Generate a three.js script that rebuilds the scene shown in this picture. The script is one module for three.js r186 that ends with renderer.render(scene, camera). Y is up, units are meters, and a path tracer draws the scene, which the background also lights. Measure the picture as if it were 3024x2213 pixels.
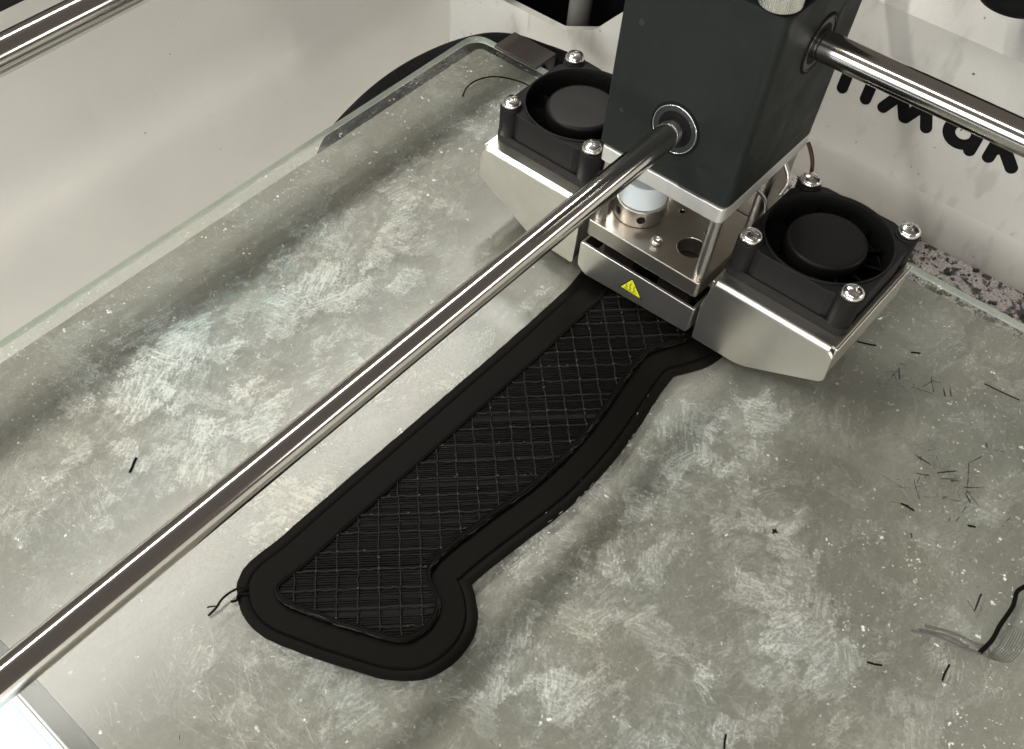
import * as THREE from 'three';
import { RectAreaLightUniformsLib } from 'three/addons/lights/RectAreaLightUniformsLib.js';
import { RoundedBoxGeometry } from 'three/addons/geometries/RoundedBoxGeometry.js';
import { mergeGeometries, mergeVertices, toCreasedNormals } from 'three/addons/utils/BufferGeometryUtils.js';
import { Brush, Evaluator, SUBTRACTION } from 'three-bvh-csg';

// ------------------------------------------------------------------ camera, light, exposure
// The scene is measured in millimetres (glass top y = 0, its rear left corner at x = z = 0) and built in metres.
const MM = 0.001;
const scene = new THREE.Scene();
scene.background = new THREE.Color().setRGB(0.118, 0.104, 0.092);
const camera = new THREE.PerspectiveCamera(44.13, 1024 / 749, 0.01, 20);
{
  const X = new THREE.Vector3(0.74216937, 0.01023496, -0.67013422);
  const Y = new THREE.Vector3(-0.57128257, 0.53250587, -0.62455883);
  const Z = new THREE.Vector3(0.35045807, 0.84636443, 0.4010566);
  const m = new THREE.Matrix4().makeBasis(X, Y, Z);
  camera.quaternion.setFromRotationMatrix(m);
  camera.position.set(0.1986, 0.190, 0.2346);
  camera.setViewOffset(3024, 2213, 173.5, -321, 3024, 2213);
  camera.updateProjectionMatrix();
}
const renderer = new THREE.WebGLRenderer({ antialias: true });
renderer.setSize(1024, 749);
renderer.toneMapping = THREE.LinearToneMapping;
renderer.toneMappingExposure = 1.06;
renderer.shadowMap.enabled = true;
RectAreaLightUniformsLib.init();

const LIGHT = {
  tube: { at: [-760, 1500, 300], w: 0.13, h: 3.4, power: 33, color: [1.0, 0.968, 0.90] },
  far: { at: [3250, 1500, -2050], w: 1.30, h: 2.3, power: 4, color: [1.0, 0.96, 0.90] },
  panel: { at: [300, 1560, 1130], w: 1.6, h: 0.24, power: 7, color: [1.0, 0.93, 0.85] },
  window: { at: [350, 480, 2300], w: 1.8, h: 1.0, power: 2.2, color: [0.94, 0.975, 1.0] },
  stripLeft: { at: [-30, -30, 305], w: 0.008, h: 0.24, power: 45, color: [0.95, 0.98, 1.0], rim: 0.002 },
  stripRight: { at: [291, -30, 305], w: 0.008, h: 0.24, power: 100, color: [1.0, 0.975, 0.92], rim: 0.002 },
};

// ------------------------------------------------------------------ helpers
let seed = 12345;
const rnd = () => { seed = (seed * 1664525 + 1013904223) >>> 0; return seed / 4294967296; };
const rr = (a, b) => a + (b - a) * rnd();
const clamp = (x, a = 0, b = 1) => Math.min(b, Math.max(a, x));
const sstep = (a, b, x) => { const t = clamp((x - a) / (b - a)); return t * t * (3 - 2 * t); };
const P = new Uint8Array(512);
{ const a = [...Array(256).keys()]; for (let i = 255; i > 0; i--) { const j = Math.floor(rnd() * (i + 1)); [a[i], a[j]] = [a[j], a[i]]; } for (let i = 0; i < 512; i++) P[i] = a[i & 255]; }
function noise(x, y) {                       // value noise, 0..1
  const xi = Math.floor(x), yi = Math.floor(y), u = x - xi, v = y - yi;
  const a = u * u * (3 - 2 * u), b = v * v * (3 - 2 * v), X = xi & 255, Y = yi & 255, X1 = (X + 1) & 255, Y1 = (Y + 1) & 255;
  const p = P[X] , q = P[X1];
  const n00 = P[p + Y], n10 = P[q + Y], n01 = P[p + Y1], n11 = P[q + Y1];
  return ((n00 + (n10 - n00) * a) * (1 - b) + (n01 + (n11 - n01) * a) * b) / 255;
}
function fbm(x, y, o = 4) { let s = 0, w = 0.5, t = 0; for (let i = 0; i < o; i++) { s += w * noise(x, y); t += w; w *= 0.5; x = x * 2.03 + 17.1; y = y * 2.03 + 9.7; } return s / t; }

function put(o, pos, turn) { if (pos) o.position.set(pos[0] * MM, pos[1] * MM, pos[2] * MM); if (turn) o.rotation.set(...turn); return o; }
function obj(name, geos, mat, parent = scene) {
  let g = Array.isArray(geos) ? (geos.length > 1 ? mergeGeometries(geos.map((q) => { const r = q.index ? q.toNonIndexed() : q.clone(); for (const k of Object.keys(r.attributes)) if (!['position', 'normal', 'uv'].includes(k)) r.deleteAttribute(k); return r; })) : geos[0].clone()) : geos.clone();
  g.scale(MM, MM, MM);
  const m = new THREE.Mesh(g, mat); m.name = name; m.castShadow = m.receiveShadow = true; parent.add(m); return m;
}
const names = {};
function numbered(n) { const k = names[n] = (names[n] ?? -1) + 1; return k ? `${n}_${String(k).padStart(3, '0')}` : n; }
function tag(o, label, category, group) { o.name = numbered(o.name); o.userData.label = label; o.userData.category = category; if (group) o.userData.group = group; return o; }
function struct(o) { o.userData.kind = 'structure'; return o; }
function thing(name, label, category, pos = [0, 0, 0], group) { const o = new THREE.Group(); o.name = name; scene.add(o); put(o, pos); return tag(o, label, category, group); }
const T = (g, x = 0, y = 0, z = 0) => g.translate(x, y, z);
const box = (x0, x1, y0, y1, z0, z1, r = 0, seg = 2) => T(r ? new RoundedBoxGeometry(x1 - x0, y1 - y0, z1 - z0, seg, r) : new THREE.BoxGeometry(x1 - x0, y1 - y0, z1 - z0), (x0 + x1) / 2, (y0 + y1) / 2, (z0 + z1) / 2);
const cylY = (r, y0, y1, x = 0, z = 0, s = 40) => T(new THREE.CylinderGeometry(r, r, y1 - y0, s), x, (y0 + y1) / 2, z);
const cylZ = (r, z0, z1, x, y, s = 48) => T(new THREE.CylinderGeometry(r, r, z1 - z0, s, 1).rotateX(Math.PI / 2), x, y, (z0 + z1) / 2);
const cylX = (r, x0, x1, y, z, s = 48) => T(new THREE.CylinderGeometry(r, r, x1 - x0, s, 1).rotateZ(Math.PI / 2), (x0 + x1) / 2, y, z);
const lathe = (pts, s = 40) => new THREE.LatheGeometry(pts.map((p) => new THREE.Vector2(p[0], p[1])), s);
function tube(pts, r, seg = 40, rs = 8) { return new THREE.TubeGeometry(new THREE.CatmullRomCurve3(pts.map((p) => new THREE.Vector3(...p)), false, 'centripetal'), seg, r, rs); }
function shapeOf(pts, holes = []) { const s = new THREE.Shape(pts.map((p) => new THREE.Vector2(p[0], p[1]))); for (const h of holes) s.holes.push(h.getPoints ? h : new THREE.Path(h.map((p) => new THREE.Vector2(p[0], p[1])))); return s; }
// plan shape (x, z) pushed up from y0 to y1
function slab(shape, y0, y1, bevel = 0, curve = 12) {
  const g = new THREE.ExtrudeGeometry(shape, { depth: y1 - y0 - 2 * bevel, bevelEnabled: bevel > 0, bevelSize: bevel, bevelOffset: -bevel, bevelThickness: bevel, bevelSegments: 2, curveSegments: curve });
  g.rotateX(Math.PI / 2); g.translate(0, y1 - bevel, 0); return g;
}
// front shape (x, y) pushed back from z1 to z0
function plate(shape, z0, z1, bevel = 0, curve = 10) {
  const g = new THREE.ExtrudeGeometry(shape, { depth: z1 - z0 - 2 * bevel, bevelEnabled: bevel > 0, bevelSize: bevel, bevelOffset: -bevel, bevelThickness: bevel, bevelSegments: 2, curveSegments: curve });
  return g.translate(0, 0, z0 + bevel);
}
function roundRect(x0, x1, y0, y1, r) { const s = new THREE.Shape(), k = Array.isArray(r) ? r : [r, r, r, r]; s.moveTo(x0 + k[0], y0); s.lineTo(x1 - k[1], y0); s.quadraticCurveTo(x1, y0, x1, y0 + k[1]); s.lineTo(x1, y1 - k[2]); s.quadraticCurveTo(x1, y1, x1 - k[2], y1); s.lineTo(x0 + k[3], y1); s.quadraticCurveTo(x0, y1, x0, y1 - k[3]); s.lineTo(x0, y0 + k[0]); s.quadraticCurveTo(x0, y0, x0 + k[0], y0); return s; }
function rounded(pts, r) {                                     // polygon with rounded corners
  const s = new THREE.Shape(), n = pts.length, rad = (i) => Array.isArray(r) ? r[i] : r;
  for (let i = 0; i < n; i++) {
    const p = new THREE.Vector2(...pts[i]), a = new THREE.Vector2(...pts[(i + n - 1) % n]).sub(p), b = new THREE.Vector2(...pts[(i + 1) % n]).sub(p);
    const k = Math.min(rad(i), a.length() / 2.01, b.length() / 2.01), u = p.clone().add(a.setLength(k)), v = p.clone().add(b.setLength(k));
    i ? s.lineTo(u.x, u.y) : s.moveTo(u.x, u.y); s.quadraticCurveTo(p.x, p.y, v.x, v.y);
  }
  s.closePath(); return s;
}
function dataTex(w, h, fn, srgb = false) {
  const d = new Uint8Array(w * h * 4), o = [0, 0, 0, 255];
  for (let j = 0; j < h; j++) for (let i = 0; i < w; i++) { o[3] = 1; fn(i, j, o); const k = (j * w + i) * 4; d[k] = clamp(o[0]) * 255; d[k + 1] = clamp(o[1]) * 255; d[k + 2] = clamp(o[2]) * 255; d[k + 3] = clamp(o[3]) * 255; }
  const t = new THREE.DataTexture(d, w, h); t.wrapS = t.wrapT = THREE.RepeatWrapping; t.magFilter = THREE.LinearFilter; t.minFilter = THREE.LinearMipmapLinearFilter; t.generateMipmaps = true;
  if (srgb) t.colorSpace = THREE.SRGBColorSpace; t.needsUpdate = true; return t;
}
const std = (c, rough, metal = 0, more = {}) => { const m = new THREE.MeshPhysicalMaterial({ roughness: rough, metalness: metal, ...more }); m.color.setRGB(...c); return m; };
// uv laid by the largest axis of each face, one unit per `size` mm
function uvBox(g, size) {
  const q = g.index ? g.toNonIndexed() : g; q.computeVertexNormals; const p = q.attributes.position, n = q.attributes.normal, uv = new Float32Array(p.count * 2);
  for (let i = 0; i < p.count; i += 3) {
    let nx = 0, ny = 0, nz = 0; for (let k = 0; k < 3; k++) { nx += n.getX(i + k); ny += n.getY(i + k); nz += n.getZ(i + k); } nx = Math.abs(nx); ny = Math.abs(ny); nz = Math.abs(nz);
    for (let k = i; k < i + 3; k++) { const x = p.getX(k), y = p.getY(k), z = p.getZ(k); const [u, v] = ny >= nx && ny >= nz ? [x, z] : nx >= nz ? [z, y] : [x, y]; uv[2 * k] = u / size; uv[2 * k + 1] = v / size; }
  }
  q.setAttribute('uv', new THREE.BufferAttribute(uv, 2)); return q;
}

// ------------------------------------------------------------------ materials
const grainTex = dataTex(512, 512, (i, j, o) => { const f = fbm(i / 9, j / 9, 3) * 0.5 + fbm(i / 60, j / 60, 3) * 0.5; o[0] = o[1] = o[2] = f; });
const finePlastic = dataTex(512, 512, (i, j, o) => { const f = noise(i / 2.2, j / 2.2) * 0.6 + noise(i / 5 + 40, j / 5) * 0.4; o[0] = o[1] = o[2] = f; });
const brushTex = dataTex(512, 512, (i, j, o) => { const f = 0.55 * noise(i / 70, j / 1.6) + 0.3 * noise(i / 25 + 7, j / 2.7) + 0.15 * fbm(i / 90, j / 90, 3); o[0] = 1; o[1] = 0.94 + 0.16 * (f - 0.4); o[2] = 1; });
const wearTex = dataTex(512, 512, (i, j, o) => { const f = fbm(i / 60, j / 60, 5), g = noise(i / 3, j / 3); const v = 0.93 + 0.10 * (f - 0.4) - 0.02 * g; o[0] = v; o[1] = v * 0.99; o[2] = v * 0.965; }, false);
const scuffMask = (() => { const W = 1024, m = new Float32Array(W * W); const line = (x, y, a, n, w, v) => { for (let s = 0; s < n; s++) { const e = Math.min(1, s / 12, (n - s) / 12); for (let q = -w; q <= w; q++) { const X = ((x | 0) + W * 4) % W, Y = ((y + q | 0) + W * 4) % W; m[Y * W + X] += v * e * (1 - Math.abs(q) / (w + 1)) * (0.3 + noise(x / 9, y / 9)); } x += Math.cos(a); y += Math.sin(a); a += (rnd() - 0.5) * 0.03; } }; for (let k = 0; k < 90; k++) line(rnd() * W, rnd() * W, rr(0, 6.28), rr(20, 260), rnd() < 0.8 ? 1 : 4, rnd() < 0.6 ? rr(0.05, 0.22) : -rr(0.08, 0.3)); return m; })();
const scuffTex = dataTex(1024, 1024, (i, j, o) => { const f = fbm(i / 120, j / 120, 5), g = noise(i / 2, j / 2), q = scuffMask[j * 1024 + i], d = sstep(0.56, 0.72, fbm(i / 34 + 70, j / 60, 4)); const v = clamp(0.76 + 0.18 * (f - 0.5) + 0.03 * (g - 0.5) + 0.30 * q + 0.05 * d, 0, 1); o[0] = o[1] = o[2] = v; });
const scuffRough = dataTex(512, 512, (i, j, o) => { const f = fbm(i / 60, j / 60, 4); o[0] = o[2] = 1; o[1] = 0.75 + 0.5 * (f - 0.3); });
const dustTex = dataTex(512, 512, (i, j, o) => { const n = noise(i / 1.6, j / 1.6), f = fbm(i / 50, j / 50, 4); const v = 0.72 + 0.25 * (f - 0.4) + (n > 0.93 ? 0.25 : 0); o[0] = o[1] = o[2] = v; });
const M = {
  steel: std([0.66, 0.635, 0.60], 0.13, 1),
  dullsteel: std([0.58, 0.57, 0.54], 0.33, 1, { roughnessMap: brushTex }),
  sheet: std([0.90, 0.88, 0.83], 0.33, 1, { roughnessMap: brushTex, map: wearTex }),
  alu: std([0.80, 0.80, 0.785], 0.5, 0.85, { roughnessMap: brushTex, map: wearTex }),
  polished: std([0.56, 0.53, 0.485], 0.34, 1, { roughnessMap: brushTex, map: wearTex }),
  screw: std([0.78, 0.77, 0.75], 0.22, 1),
  housing: std([0.0205, 0.0238, 0.0215], 0.6, 0, { map: scuffTex, roughnessMap: scuffRough, specularIntensity: 0.26, bumpMap: finePlastic, bumpScale: 0.00002 }),
  fan: std([0.0150, 0.0150, 0.0148], 0.5, 0, { map: dustTex, specularIntensity: 0.32, bumpMap: finePlastic, bumpScale: 0.00002 }),
  fanblack: std([0.003, 0.003, 0.003], 0.7, 0, { specularIntensity: 0.12 }),
  hub: std([0.0105, 0.0098, 0.0095], 0.42, 0, { specularIntensity: 0.35 }),
  black: std([0.006, 0.006, 0.0065], 0.7, 0, { specularIntensity: 0.3 }),
  rubber: std([0.012, 0.012, 0.013], 0.75),
  ptfe: std([0.78, 0.84, 0.86], 0.38, 0, { transmission: 0.25, thickness: 0 }),
  brass: std([0.60, 0.43, 0.18], 0.3, 1),
  ringsteel: std([0.60, 0.62, 0.63], 0.2, 1),
  bearing: std([0.022, 0.025, 0.027], 0.4, 0.2),
  pla: std([0.0050, 0.0045, 0.0038], 0.45, 0, { specularIntensity: 0.08 }),
  plafine: std([0.0042, 0.0040, 0.0036], 0.34, 0, { specularIntensity: 0.20 }), plagrid: std([0.0125, 0.0122, 0.0118], 0.34, 0, { specularIntensity: 0.22 }),
  clip: std([0.075, 0.064, 0.056], 0.5, 0.3),
  wire: std([0.045, 0.004, 0.004], 0.5),
};

// ------------------------------------------------------------------ lamps
function areaLamp(name, L, lookAt, label, category) {
  const g = thing(name, label, category, L.at);
  const dir = new THREE.Vector3(...lookAt).sub(new THREE.Vector3(...L.at)).normalize();
  const glow = new THREE.MeshStandardMaterial({ roughness: 0.6 }); glow.color.setRGB(0.6, 0.6, 0.6); glow.emissive.setRGB(...L.color); glow.emissiveIntensity = L.glow ?? 1.2;
  const face = new THREE.Mesh(new THREE.BoxGeometry(L.w, L.h, L.rim ? 0.003 : 0.012), glow); face.name = L.pane ? 'pane' : 'diffuser'; g.add(face); face.position.z = L.rim ? -0.003 : -0.008;
  const rim = new THREE.MeshStandardMaterial({ roughness: 0.6 }); rim.color.setRGB(0.5, 0.5, 0.5);
  const e = L.rim ?? 0.03, bars = [[0, L.h / 2 + e / 2, L.w + 2 * e, e], [0, -L.h / 2 - e / 2, L.w + 2 * e, e], [L.w / 2 + e / 2, 0, e, L.h], [-L.w / 2 - e / 2, 0, e, L.h]].map(([x, y, w, h]) => new THREE.BoxGeometry(w, h, e).translate(x, y, L.rim ? -0.003 : -0.008));
  const fr = new THREE.Mesh(mergeGeometries(bars), rim); fr.name = 'frame'; g.add(fr);
  const l = new THREE.RectAreaLight(new THREE.Color().setRGB(...L.color), L.power, L.w, L.h); l.name = 'lamp_light';
  l.rotation.y = Math.PI; l.position.z = 0.002;
  g.add(l); g.up.set(...(L.up ?? [0, 1, 0])); g.lookAt(g.position.clone().add(dir));
  return g;
}
LIGHT.tube.up = [0, 0, 1]; LIGHT.far.up = [0, 0, 1]; LIGHT.panel.up = [0, 0, 1]; LIGHT.window.pane = true;
areaLamp('ceiling_lamp', LIGHT.tube, [-760, 0, 300], 'long fluorescent ceiling lamp mirrored as the thin white line on the steel rod', 'lamp');
areaLamp('ceiling_lamp', LIGHT.far, [3250, 0, -2050], 'far ceiling lamp to the right, mirrored low on the long steel rod', 'lamp');
areaLamp('ceiling_lamp', LIGHT.panel, [150, 0, 60], 'crosswise warm ceiling lamp mirrored as the broad line on the short rod', 'lamp');
areaLamp('daylight_window', LIGHT.window, [150, 40, 100], 'pale daylight window in front of the printer', 'window');

areaLamp('light_strip', LIGHT.stripLeft, [200, 0, 40], 'cool white light strip inside the front left corner of the printer', 'light strip');
areaLamp('light_strip', LIGHT.stripRight, [0, -10, 60], 'white light strip inside the front right corner of the printer', 'light strip');

// ------------------------------------------------------------------ the setting: enclosure walls, base
const wallTex = dataTex(1024, 1024, (i, j, o) => {
  const f = fbm(i / 150, j / 150, 5), g = noise(i / 2.5, j / 2.5), b = fbm(i / 30 + 9, j / 60, 4);
  let v = 0.80 + 0.10 * (f - 0.5) - 0.02 * g - 0.05 * sstep(0.55, 0.8, b); o[0] = v; o[1] = v * 0.992; o[2] = v * 0.95;
});
const backTex = (() => {                             // back wall: one tile is 256 mm
  const W = 2048, fl = [];
  for (let k = 0; k < 260; k++) fl.push([rnd() * W, rnd() * W, rr(1, 4.5), rr(1, 3), rr(0, 3.14), rr(0.3, 1)]);
  const mask = new Float32Array(W * W);
  for (const [x, y, a, b, t, s] of fl) { const c = Math.cos(t), q = Math.sin(t), R = 8; for (let j = -R; j <= R; j++) for (let i = -R; i <= R; i++) { const u = (i * c + j * q) / a, v = (-i * q + j * c) / b, w = 1 + 0.5 * (noise(x + i * 0.6, y + j * 0.6) - 0.5); if (u * u + v * v < w) { const X = (Math.floor(x + i) + W) % W, Y = (Math.floor(y + j) + W) % W; mask[Y * W + X] = Math.max(mask[Y * W + X], s); } } }
  return dataTex(W, W, (i, j, o) => {
    const f = fbm(i / 220, j / 220, 4), g = noise(i / 3, j / 3), b = fbm(i / 40 + 3, j / 90, 4), m = mask[j * W + i];
    let v = 0.66 + 0.10 * (f - 0.5) - 0.03 * g - 0.10 * sstep(0.58, 0.8, b);
    o[0] = v * (1 - 0.85 * m); o[1] = v * 0.98 * (1 - 0.85 * m); o[2] = v * 0.915 * (1 - 0.83 * m);
  });
})();
const leftTex = (() => {
  const W = 1024, mask = new Float32Array(W * W);
  for (let k = 0; k < 46; k++) { const x = rnd() * W, y = rnd() * W, a = rr(0.8, 2.4), s = rnd() < 0.72 ? rr(0.3, 1) : -rr(0.5, 1); for (let j = -4; j <= 4; j++) for (let i = -4; i <= 4; i++) if (i * i + j * j * rr(0.4, 1.6) < a * a) mask[((Math.floor(y + j) + W) % W) * W + (Math.floor(x + i) + W) % W] = s; }
  return dataTex(W, W, (i, j, o) => { const f = fbm(i / 140, j / 140, 4), g = noise(i / 2, j / 2), m = mask[j * W + i]; let v = 0.75 + 0.05 * (f - 0.5) - 0.015 * g; v = m > 0 ? v + (0.95 - v) * m : v * (1 + 0.8 * m); o[0] = v; o[1] = v * 0.975; o[2] = v * 0.905; });
})();
const wallM = std([1, 1, 1], 0.55, 0, { map: wallTex }), backM = std([1, 1, 1], 0.5, 0, { map: backTex }), leftM = std([1, 1, 1], 0.42, 0, { map: leftTex });
struct(obj('wall_left', uvBox(box(-45, -39, -230, 58, -36, 330), 128), leftM));
struct(obj('wall_right', uvBox(box(300, 306, -230, 74, -36, 330), 128), leftM));
{
  // back wall with the opening for the lift column; above y = 46 its right half leans back
  const s = rounded([[-39, -230], [300, -230], [300, 46], [88, 46], [88, 40], [60, 40], [50, 20], [36, 6], [29.5, -0.8], [15.2, -6.6], [-12, -6.6], [-33, -6.6], [-33, 74], [-39, 74]], [0, 0, 0, 0, 0, 0, 0, 0, 1, 1, 0, 3, 0, 0]);
  const wall = obj('wall_back', uvBox(plate(s, -33, -30), 256), backM); struct(wall);
  const lean = new THREE.BoxGeometry(212, 60, 3); lean.translate(0, 30, -1.5); lean.rotateX(-0.75); lean.translate(194, 46, -30.02);
  struct(obj('wall_back_slope', uvBox(lean, 256), backM));
  struct(obj('wall_recess', [box(-36, 104, -60, -57, -84, -33.2), box(-36, 104, -57, 110, -84, -81), box(-39, -36, -60, 110, -84, -33.2), box(104, 107, -60, 110, -84, -33.2)], M.black));
}
struct(obj('floor', uvBox(box(-45, 306, -236, -230, -36, 330), 128), wallM));
struct(obj('front_ledge', uvBox(box(-60, 320, -12, -5.6, 247.9, 290, 0.6), 128), std([0.66, 0.80, 0.86], 0.5)));
struct(obj('front_lip', uvBox(box(-60, 320, -20, -0.9, 246.15, 247.6, 0.4), 128), std([0.80, 0.80, 0.84], 0.5, 0, { bumpMap: grainTex, bumpScale: 0.0002 })));

// ------------------------------------------------------------------ glass build plate on its heated bed
const GW = 257, GD = 246;
function plan(x0, x1, z0, z1, r) { return roundRect(x0, x1, z0, z1, r); }
{
  const bed = thing('heated_bed', 'grey metal heated bed under the glass plate, with a dirty carriage behind it', 'heated bed', [0, 0, 0]);
  const bedTex = dataTex(1024, 1024, (i, j, o) => { const f = fbm(i / 120, j / 120, 5), g = noise(i / 2, j / 2), h = noise(i / 5 + 50, j / 40); const v = 0.19 + 0.05 * (f - 0.5) + 0.03 * (g - 0.5) + 0.02 * (h - 0.5); o[0] = v * 1.0; o[1] = v * 0.955; o[2] = v * 0.835; });
  obj('bed_plate', uvBox(slab(plan(4.5, 252, 3, 241.2, 3), -8, -2.7), 160), std([1, 1, 1], 0.55, 0, { map: bedTex }), bed);
  obj('bed_edge_strip', box(4.5, 252, -7.5, -5.5, 241.4, 246, 0.3), std([0.06, 0.068, 0.05], 0.5), bed);
  // carriage plate behind the bed, strewn with plastic dirt
  const dirt = dataTex(1024, 1024, (i, j, o) => { const f = fbm(i / 26, j / 26, 5), g = fbm(i / 7 + 30, j / 7, 3), b = fbm(i / 60 + 80, j / 40, 4); let v = 0.36 + 0.5 * (g - 0.5); const d = sstep(0.50, 0.62, f * 0.6 + b * 0.4); v *= 1 - 0.86 * d; o[0] = v * 1.02; o[1] = v * 0.95; o[2] = v * 0.93; });
  obj('carriage_plate', uvBox(box(48, 285, -18, -14, -29, 60, 0.6), 62), std([1, 1, 1], 0.7, 0, { map: dirt }), bed);
  const blk = [box(60, 240, -13.9, -8.2, 20, 200)]; obj('carriage_frame', blk, M.black, bed);
  const ch = new THREE.IcosahedronGeometry(1, 0), cm = std([0.03, 0.03, 0.032], 0.6), grit = new THREE.InstancedMesh(ch, cm, 900); grit.name = 'plastic_debris'; grit.userData.kind = 'stuff';
  const q = new THREE.Quaternion(), mt = new THREE.Matrix4();
  for (let k = 0; k < 900; k++) { const x = rr(150, 262), z = rr(-28.5, -2), c = fbm(x / 9, z / 6, 3); const s = (c > 0.5 ? rr(0.25, 1.0) : rr(0.1, 0.4)) * MM; q.setFromEuler(new THREE.Euler(rr(0, 6), rr(0, 6), rr(0, 6))); mt.compose(new THREE.Vector3(x * MM, (-13.9 + s * 300) * MM, z * MM), q, new THREE.Vector3(s * rr(0.6, 1.7), s * 0.6, s)); grit.setMatrixAt(k, mt); grit.setColorAt(k, new THREE.Color().setRGB(...(rnd() < 0.72 ? [1, 1, 1] : [12, 11, 10.5]))); }
  bed.add(grit);
}
const plateThing = thing('glass_plate', 'large clear glass build plate smeared with whitish glue residue', 'glass plate', [0, 0, 0]);
{
  const glass = new THREE.MeshPhysicalMaterial({ transmission: 1, thickness: 0, roughness: 0.2, ior: 1.5, specularIntensity: 0.8 }); glass.color.setRGB(0.90, 0.925, 0.885);
  const top = new THREE.ShapeGeometry(plan(0.25, GW - 0.25, 0.25, GD - 0.25, 7), 10); top.rotateX(Math.PI / 2); { const ix = top.index; for (let i = 0; i < ix.count; i += 3) { const a = ix.getX(i); ix.setX(i, ix.getX(i + 1)); ix.setX(i + 1, a); } top.computeVertexNormals(); if (top.attributes.normal.getY(0) < 0) { for (let i = 0; i < top.attributes.normal.count; i++) top.attributes.normal.setXYZ(i, 0, 1, 0); } }
  obj('glass_pane', top, glass, plateThing);
  // ground edge all round: two chamfers and the flat between them
  const prof = [[0, -2.4, 0.4], [0, -2.05, 0], [0, -0.4, 0], [0, 0, 0.45]];
  const outline = (inset) => plan(inset, GW - inset, inset, GD - inset, 7.5 - inset).getPoints(10);
  const pos = [], idx = []; const rows = prof.map(([, y, d]) => outline(d).map((p) => [p.x, y, p.y])); const n = rows[0].length;
  for (const r of rows) for (const p of r) pos.push(...p);
  for (let a = 0; a < rows.length - 1; a++) for (let k = 0; k < n - 1; k++) { const i0 = a * n + k, i1 = i0 + 1, j0 = i0 + n, j1 = j0 + 1; idx.push(i0, j0, i1, i1, j0, j1); }
  const eg = new THREE.BufferGeometry(); eg.setAttribute('position', new THREE.Float32BufferAttribute(pos, 3)); eg.setIndex(idx); const eg2 = eg.toNonIndexed(); eg2.computeVertexNormals(); eg2.setAttribute('uv', new THREE.Float32BufferAttribute(new Float32Array(eg2.attributes.position.count * 2), 2));
  obj('ground_edge', eg2, std([0.74, 0.79, 0.74], 0.4, 0, { transmission: 0.25, thickness: 0 }), plateThing);

  // glue residue: a thin dried film, colour and coverage computed over the plate
  const W = 2048, H = 2048, amp = new Float32Array(256 * 256);
  const splats = [[46,98,19,.9],[48,114,17,.7],[55,133,17,.6],[44,160,17,.9],[48,179,17,1],[68,168,14,.9],[64,185,14,.9],[26,176,12,.6],[53,209,11,.5],[49,216,9,.6],[69,152,12,.7],[70,102,10,.5],[83,129,10,1.1],[96,118,9,.9],[92,156,9,1.1],[94,172,9,1.2],[94,186,9,1],[92,82,10,.8],[88,143,8,.9],[97,100,7,.7],[74,214,13,.45],[96,212,12,.5],[116,210,10,.55],[134,206,11,.5],[149,197,9,.35],[164,176,9,.7],[164,165,7,.6],[176,168,9,.6],[149,158,7,.45],[152,143,10,.6],[149,127,10,.7],[161,116,10,.6],[156,101,10,.7],[164,91,10,.6],[156,87,9,.6],[184,108,9,.7],[190,102,8,.65],[193,118,8,.65],[192,135,9,.65],[201,135,7,.6],[205,120,7,.7],[211,116,7,.6],[210,131,7,.55],[191,146,9,.6],[195,158,10,.5],[200,153,8,.6],[224,132,9,.4],[222,97,8,.3],[214,82,9,.35],[218,64,10,.3],[198,10,14,.45],[208,24,11,.35],[158,75,7,.7],[167,68,7,.7],[178,71,7,.4],[169,134,8,.5],[171,149,9,.5],[230,121,9,.35],[43,72,12,.45],[36,50,11,.4],[33,30,12,.4],[26,17,9,.3],[18,38,10,.25]];
  for (let j = 0; j < 256; j++) for (let i = 0; i < 256; i++) { const x = i / 255 * GW, z = j / 255 * GD; let s = 0.08; for (const [a, b, r, k] of splats) { const d = ((x - a) ** 2 + (z - b) ** 2) / (r * r * 1.9); if (d < 4) s += k * Math.exp(-d * 1.3) * 0.62; } amp[j * 256 + i] = 1 - Math.exp(-s * 1.15); }
  const ampAt = (x, z) => { const u = clamp(x / GW) * 254.9, v = clamp(z / GD) * 254.9, i = u | 0, j = v | 0, a = u - i, b = v - j; return (amp[j * 256 + i] * (1 - a) + amp[j * 256 + i + 1] * a) * (1 - b) + (amp[(j + 1) * 256 + i] * (1 - a) + amp[(j + 1) * 256 + i + 1] * a) * b; };
  const mask = new Float32Array(W * H), scr = new Float32Array(W * H), px = (x) => x / GW * W, pz = (z) => z / GD * H;
  const dot = (x, y, r, v) => { const R = Math.ceil(r + 1); for (let j = -R; j <= R; j++) for (let i = -R; i <= R; i++) { const X = Math.round(x) + i, Y = Math.round(y) + j; if (X < 0 || Y < 0 || X >= W || Y >= H) continue; const d = Math.hypot(X - x, Y - y), t = clamp(r + 0.5 - d) * v, k = Y * W + X; if (v > 0) { if (mask[k] >= 0) mask[k] = Math.max(mask[k], t); } else mask[k] = Math.min(mask[k], t); } };
  const stroke = (x, z, ang, len, r, v, bend = 0.02) => { let X = px(x), Y = pz(z), a = ang; for (let s = 0; s < len / GW * W; s += 0.8) { const k = noise(X / 14 + ang * 9, Y / 14); if (k > 0.22) dot(X, Y, r * (0.6 + 0.7 * k), v * (0.4 + 0.6 * k)); a += (rnd() - 0.5) * bend; X += Math.cos(a) * 0.8; Y += Math.sin(a) * 0.8; } };
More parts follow.
